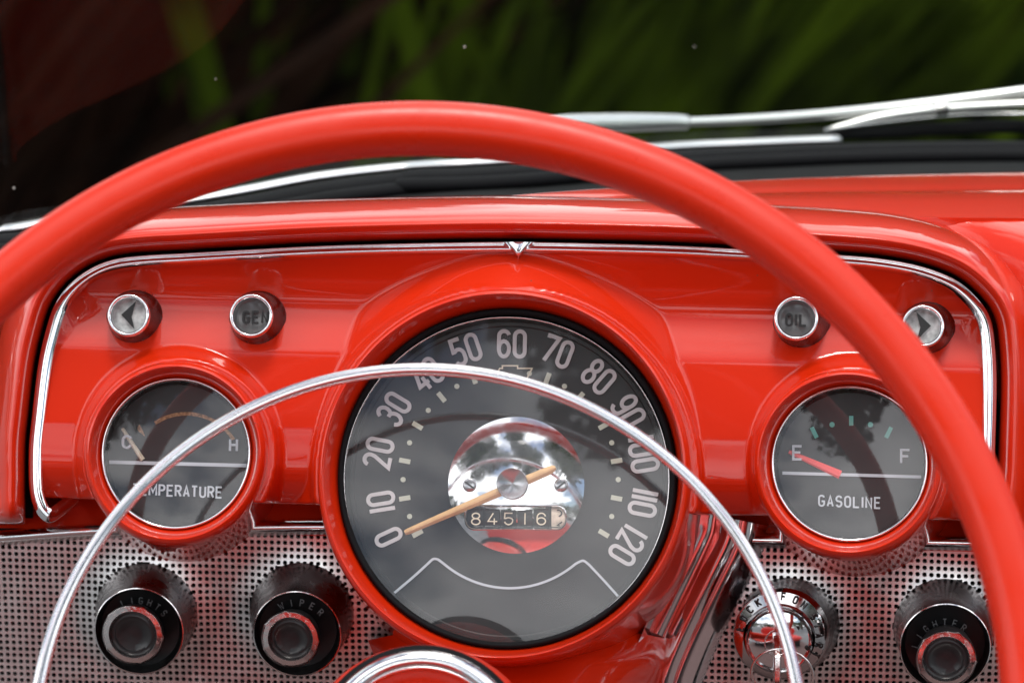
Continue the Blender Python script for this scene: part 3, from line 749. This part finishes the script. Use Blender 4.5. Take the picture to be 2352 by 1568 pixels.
# ================================================================== PULL KNOBS
def arc_text(mb, s, cpx, r, a0, a1, d, hpx, W=.5, stroke=.14, h=.0003):
    for k, ch in enumerate(s):
        a = R(a0+(a1-a0)*k/(len(s)-1)); A = X*math.sin(a)-VM*math.cos(a); B = X*math.cos(a)+VM*math.sin(a)
        c = M(cpx[0]+r*math.cos(a), cpx[1]-r*math.sin(a), d)
        text(mb, ch, c, A, B, hpx*SM, W=W, stroke=stroke, h=h)
def MR(cpx, r, d, n=64): return circle(M(cpx[0], cpx[1], d), X, VM, r*SM*(1-d/1.2), n)
def knob(name, label, cat_, back, rb, ring, rr, kc, kr, kin, word, wc, wr, wa, bumps, dk=.052):
    K = thing(name, M(*back), label, cat_)
    mix = lambda s: (back[0]+(ring[0]-back[0])*s, back[1]+(ring[1]-back[1])*s)
    mk('sleeve', *loft([MR(mix(0), rb, -.001), MR(mix(.06), rb-1, .003), MR(mix(.35), rb-7, .013), MR(mix(.8), rr+1, .029), MR(ring, rr, .034)], True), 'chrome_reflecting_dark', K, smooth=60)
    mk('rim', *loft([MR(ring, rr, .034), MR(ring, rr-.6, .0355), MR(ring, rr-3, .0358), MR(ring, rr-5, .034)], True), 'chrome_worn', K, smooth=60)
    mk('recess', *loft([MR(ring, rr-4.5, .0345), MR(mix(.85), rr-8, .024), MR(mix(.8), rr-14, .018), MR(mix(.75), 20, .017)], True, False, True), 'black_plastic', K, smooth=40)
    m2 = MB(); arc_text(m2, word, wc, wr, wa[0], wa[1], .0195, 15); m2.build('lettering', 'grey_print', K, smooth=30)
    k0 = (ring[0]*.6+kc[0]*.4, ring[1]*.6+kc[1]*.4-6)
    kb = mk('knob_body', *loft([MR(k0, kr-8, .016), MR(((k0[0]+kc[0])/2, (k0[1]+kc[1])/2), kr-2, dk-.016), MR(kc, kr+2, dk-.009), MR(kc, kr, dk-.005)], True), 'black_plastic', K, smooth=50)
    def bump_ring(r_, d, amp):
        c = M(kc[0], kc[1], d); out = []
        for i in range(96):
            a = 2*math.pi*i/96; q = max(0, math.cos(a*bumps+.4))**10*amp
            out.append(c+(X*math.cos(a)+VM*math.sin(a))*((r_+q)*SM*(1-d/1.2)))
        return out
    mk('knob_ring', *loft([bump_ring(kr, dk-.006, 3), bump_ring(kr, dk-.0015, 3), bump_ring(kr-3, dk, 2), bump_ring(kin+4, dk+.0003, 0), bump_ring(kin, dk-.0012, 0), bump_ring(kin-.5, dk-.004, 0)], True), 'chrome_worn', K, smooth=40)
    mk('knob_face', *loft([MR(kc, kin, dk-.003), MR(kc, kin-6, dk-.0022), MR(kc, kin-11, dk-.0022), MR(kc, kin-15, dk-.0034), MR(kc, kin*.4, dk-.0040), MR(kc, 1, dk-.0036)], True, False, True), 'black_plastic', K, smooth=60)
    return K
knob('light_switch_knob', 'black and chrome pull knob marked LIGHTS below the temperature gauge', 'knob', (337, 1405), 121, (319, 1449), 106, (305, 1457), 71, 53, 'LIGHTS', (314, 1460), 82, (112, 40), 5)
knob('wiper_knob', 'black and chrome pull knob marked WIPER beside the speedometer collar', 'knob', (694, 1405), 122, (682, 1455), 104, (667, 1467), 67, 49, 'WIPER', (681, 1463), 80, (116, 46), 7)
knob('lighter_knob', 'black and chrome pull knob marked LIGHTER at the lower right', 'knob', (2169, 1438), 116, (2171, 1485), 104, (2173, 1513), 67, 50, 'LIGHTER', (2172, 1500), 72, (165, 55), 5, .058)

# ignition switch
ig = thing('ignition_switch', M(1812, 1436), 'round chrome ignition switch marked LOCK OFF ON START with key inserted', 'ignition switch')
mk('sleeve', *loft([MR((1812, 1436), 117, -.001), MR((1811, 1438), 116, .003), MR((1806, 1443), 112, .012), MR((1796, 1453), 108, .024)], True), 'chrome_reflecting_dark', ig, smooth=60)
mk('bezel', *loft([MR((1796, 1453), 108, .024), MR((1791, 1458), 107, .027), MR((1791, 1458), 103, .0285), MR((1790, 1464), 82, .030), MR((1789, 1470), 79, .028)], True), 'chrome_mid', ig, smooth=50)
cy = mk('lock_cylinder', *loft([MR((1789, 1470), 79, .026), MR((1789, 1471), 78, .031), MR((1789, 1472), 74, .0325), MR((1789, 1472), 70, .031), MR((1789, 1472), 40, .033), MR((1789, 1472), 1, .0335)], True, False, True), 'chrome', ig, smooth=40)
for word, a0, a1 in (('LOCK', 168, 122), ('OFF', 108, 84), ('ON', 66, 52), ('START', 30, -26)):
    m2 = MB(); arc_text(m2, word, (1790, 1461), 93, a0, a1, .0292, 16, stroke=.17, h=.0012)
    m2.build('lettering', 'ink_black', ig, smooth=30)
for p in ((1841, 1420), (1832, 1441), (1855, 1488)):
    mk('pin_hole', *disc(M(*p, .0318), X, VM, 5*SM, .0004, 14), 'ink_black', cy, smooth=30)
key = thing('ignition_key', M(1789, 1472, .034), 'steel key with a thin split ring hanging in the ignition switch', 'key')
kc_ = M(1781, 1470, .032)
prof_k = [(0, .0045), (.010, .0045), (.012, .0060), (.014, .0105), (.018, .0128), (.026, .0130), (.031, .0105), (.033, .004)]
outl = [(a, b) for a, b in prof_k]+[(a, -b) for a, b in prof_k[::-1]]
secs = [[kc_+X*x+NM*(a*k)+VM*(b*k-a*.25) for a, b in outl] for x, k in ((-.0014, .97), (-.0010, 1), (.0010, 1), (.0014, .97))]
mk('key_bow', *loft(secs, True, True, True), 'chrome_worn', key, smooth=30)
KA = (X*.98+NM*.2).normalized(); KB = (VM*.95+NM*.3).normalized()
mk('split_ring', *torus(M(1797, 1548, .056), KA, KB, 71*SM*.955, 3.2*SM, 80, 10), 'chrome_worn', key, smooth=180)

# ================================================================== STEERING WHEEL
EW = R(29.95); PSI = Matrix.Rotation(R(4.86), 3, 'Z')
NW = PSI @ Vector((0, -math.cos(EW), math.sin(EW))); VW = PSI @ Vector((0, math.sin(EW), math.cos(EW))); XW = PSI @ X
WC = at_depth(950.8, 1588.6, .93)
wheel = thing('steering_wheel', WC-NW*.08, 'orange-red steering wheel with thin chrome horn ring in front of the dashboard', 'steering wheel')
RM = .2224
rings = []
for i in range(193):
    a = 2*math.pi*i/192; d = XW*math.cos(a)+VW*math.sin(a); ring = []
    for j in range(28):
        b = 2*math.pi*j/28; cb, sb = math.cos(b), math.sin(b)
        # softly squared section, finger side flattened at the back
        rr = .0101*(abs(cb)**2.5+abs(sb)**2.5)**(-1/2.5)
        ring.append(WC + d*(RM+rr*cb) + NW*(rr*sb*1.05))
    rings.append(ring)
rim = mk('rim', *loft(rings, True), 'red_plastic', wheel, smooth=180)
HRC = WC-NW*.0723
mk('horn_ring', *torus(HRC, XW, VW, .1484, .0026, 192, 16), 'satin_ring', wheel, smooth=180)
HB = WC-NW*.112
def wl(prof, c, n=96): return loft([circle(c+NW*z, XW, VW, r, n) for r, z in prof], True)
mk('hub_ring', *wl([(a.x, a.y) for a in cat([(.0420, -.006), (.0425, -.002), (.0405, .0022), (.0370, .0036), (.0342, .0015), (.0335, -.003)], 6)], HB), 'chrome', wheel, smooth=180)
mk('hub_shadow_ring', *wl([(.0430, -.010), (.0446, -.006), (.0442, -.002), (.0415, -.001)], HB), 'black_rubber', wheel, smooth=180)  # black ring standing in for the shadow behind the chrome hub ring
mk('horn_button', *wl([(a.x, a.y) for a in cat([(.0345, -.002), (.030, -.006), (.024, -.007), (.0215, -.004)], 5)], HB), 'red_plastic', wheel, smooth=180)
mk('button_cap', *loft([circle(HB+NW*z, XW, VW, r, 64) for r, z in [(.022, -.006), (.0215, -.002), (.018, .001), (.010, .0024), (.0003, .0028)]], True, False, True), 'chrome', wheel, smooth=60)
mk('hub_body', *wl([(a.x, a.y) for a in cat([(.0435, -.012), (.0470, -.018), (.0500, -.026), (.0520, -.038), (.052, -.05), (.048, -.07)], 6)], HB), 'red_plastic', wheel, smooth=180)
for sgn in (-1, 1):
    a = R(-28); d = XW*math.cos(a)*sgn+VW*math.sin(a)
    mk('spoke', *tube([HB+d*.050-NW*.02, HB+d*.09+NW*.005, HRC+d*.142-NW*.002, WC+d*.17-NW*.02, WC+d*(RM-.002)], [.012, .011, .010, .009, .008], 14, ref=NW, rx=1.5), 'red_plastic', wheel, smooth=180)
col_ = thing('steering_column', HB-NW*.30, 'red steering column behind the wheel hub', 'steering column')
mk('column_tube', *tube([HB-NW*.055, HB-NW*.12, HB-NW*.40], [.045, .036, .034], 48, ref=X), 'red_paint', col_, smooth=60)

# ================================================================== WINDSHIELD
wp = [(-420, 640), (-200, 582), (0, 533), (86, 515), (482, 451), (711, 408), (914, 385), (1117, 372), (1513, 339), (1716, 329), (1894, 322), (2120, 317), (2352, 316), (2650, 322), (3000, 334), (3500, 360)]
def WB(px, py):
    h_ = H(px, py); lim = 1.285+.085*max(0, min(1, px/914))**1.5
    return h_ if h_.y > lim else hit(px, py, Vector((0, lim, 0)), Vector((0, 1, 0)))
B0 = [WB(*p) for p in wp]
Bc = cat(B0, 10)
wind = thing('windshield', B0[7], 'curved car windshield with chrome strip and black rubber seal along its base', 'windshield')
top = [Vector((p.x*.93, p.y-.26, p.z+.42)) for p in Bc]
rows = []
for k in range(13):
    q = k/12; rows.append([a.lerp(b, q)+Vector((0, .035*math.sin(q*math.pi), -.004 if k == 0 else 0)) for a, b in zip(Bc, top)])
mk('glass', *loft(rows, False), 'windshield_glass', wind, smooth=180)
UP = Vector((0, 0, 1))
def rail(path, prof, stop=None):
    rings = []
    for i, p in enumerate(path):
        a = path[max(i-1, 0)]; b = path[min(i+1, len(path)-1)]; t = (b-a).normalized(); s = t.cross(UP).normalized()   # s points to the driver
        rings.append([p+s*x+UP*z for x, z in prof])
    return loft(rings, True, True, True)
oct_ = lambda cx_, cz, rx, rz, n=14: [(cx_+rx*math.cos(2*math.pi*k/n), cz+rz*math.sin(2*math.pi*k/n)) for k in range(n)]
ns = 10*10+2
mk('chrome_strip', *rail(Bc[:ns], oct_(.006, .0008, .0058, .0024)), 'satin_metal', wind, smooth=180)
mk('rubber_seal', *rail(Bc, oct_(.018, -.0052, .012, .0048)), 'black_rubber', wind, smooth=180)
mk('seal_bead', *rail(Bc, oct_(.034, -.0072, .0060, .0040)), 'black_rubber', wind, smooth=180)
# dark defroster shelf between seal and red dash top
rows = [[p+Vector((0, .02, -.010)) for p in Bc], [Vector((p.x*.98, p.y-.045, p.z-.010)) for p in Bc], [Vector((p.x*.96, min(YH+.004, p.y-.05), p.z-.016)) for p in Bc]]
v, f = loft(rows, False); mk('defroster_shelf', v, f, 'black_matte', dash, smooth=180)
def on_glass(px, py):   # pixel -> glass surface (search along the lofted rows)
    r = ray(px, py); best = None
    from mathutils.geometry import intersect_ray_tri
    for i in range(len(rows_g)-1):
        for j in range(len(rows_g[0])-1):
            a, b, c, d = rows_g[i][j], rows_g[i][j+1], rows_g[i+1][j+1], rows_g[i+1][j]
            for tri in ((a, b, c), (a, c, d)):
                h_ = intersect_ray_tri(*tri, r, CAM, True)
                if h_ is not None: return h_
    return None
rows_g = []
for k in range(13):
    q = k/12; rows_g.append([a.lerp(b, q)+Vector((0, .035*math.sin(q*math.pi), 0)) for a, b in zip(Bc, top)])
for px, py, s in ((32, 432, 2.4), (1067, 108, 2.4), (1595, 107, 1.8), (495, 182, 1.4)):
    h_ = on_glass(px, py)
    if h_ is not None:
        h_ = h_+(CAM-h_).normalized()*.001; mk('dirt_speck', *disc(h_, X, UP, s*1.5/FPX, .0004, 8), 'dust', wind, smooth=0)

# ================================================================== WIPER (outside the glass)
def out_glass(px, py, off=.02):
    h_ = on_glass(px, py)
    if h_ is None: h_ = at_depth(px, py, 1.55)
    r = ray(px, py).normalized(); return h_ + r*off
wip = thing('windshield_wiper', out_glass(1080, 380), 'chrome windshield wiper arm and blade lying outside the glass', 'wiper')
def flat_tube(name, pts, m, off=.02, n=12, rx=1.):
    P = [out_glass(x, y, off) for x, y, _ in pts]; rr = [q*1.5/FPX for _, _, q in pts]
    P2 = cat(P, 6); r2 = [a.x for a in cat([(q, 0) for q in rr], 6)]
    return mk(name, *tube(P2, r2, n, ref=Vector((0, 1, .2)), rx=rx), m, wip, smooth=180)
flat_tube('pivot', [(985, 382, 11), (1000, 381, 13), (1075, 380, 12), (1140, 374, 8)], 'satin_metal', .035)
flat_tube('arm_sleeve', [(1090, 368, 8), (1180, 330, 12), (1260, 290, 20), (1400, 283, 22), (1540, 281, 19), (1577, 282, 17)], 'satin_metal', .035)
flat_tube('arm_rod', [(1560, 281, 10), (1700, 276, 11), (1900, 263, 12), (2100, 242, 12), (2352, 210, 12), (2600, 174, 12)], 'satin_metal', .035)
flat_tube('blade_bridge', [(1903, 299, 5), (1930, 291, 7), (2020, 270, 10), (2130, 254, 10), (2160, 251, 10), (2352, 239, 9), (2600, 232, 9)], 'satin_metal', .03)
flat_tube('bridge_clip', [(2150, 250, 13), (2166, 249, 14), (2178, 248, 13)], 'chrome_worn', .028)
flat_tube('blade_spine', [(1893, 300, 5), (2020, 283, 4), (2200, 265, 4), (2352, 262, 4), (2600, 262, 4)], 'steel_brushed', .026)
flat_tube('blade_rubber', [(1893, 312, 6), (1960, 308, 14), (2150, 298, 16), (2352, 290, 16), (2600, 288, 16)], 'black_rubber', .028)

fl = mk('car_floor', [(-.75, -.95, .30), (.95, -.95, .30), (.95, 1.50, .30), (-.75, 1.50, .30), (-.75, -.95, .26), (.95, -.95, .26), (.95, 1.50, .26), (-.75, 1.50, .26)],
        [[0, 1, 2, 3], [7, 6, 5, 4], [0, 4, 5, 1], [1, 5, 6, 2], [2, 6, 7, 3], [3, 7, 4, 0]], 'carpet', smooth=0, kind='structure')
# ================================================================== FRONT SEAT (behind the camera, mirrored in the chrome)
seat = thing('bench_seat', (0.05, -.35, .55), 'red vinyl bench seat facing the dashboard', 'seat')
def cushion(name, c, sx, sy, sz, m):
    secs = []
    for k in range(17):
        a = -math.pi/2+math.pi*k/16; q = math.cos(a)**.35 if math.cos(a) > 1e-6 else .02
        z = math.sin(a); secs.append([Vector(c)+Vector((x*sx*q, y*sy*q, z*sz)) for x, y in rrect(1, 1, .25, 5)])
    return mk(name, *loft(secs, True, True, True), m, seat, smooth=60)
cushion('seat_cushion', (.05, -.22, .55), .70, .28, .09, 'red_vinyl')
cushion('backrest', (.05, -.60, .74), .70, .10, .20, 'red_vinyl')
for x in (-.45, .55): mk('seat_base', *box(Vector((x, -.22, .425)), X, Vector((0, 1, 0)), UP, .12, .25, .12), 'black_plastic', seat, smooth=0)
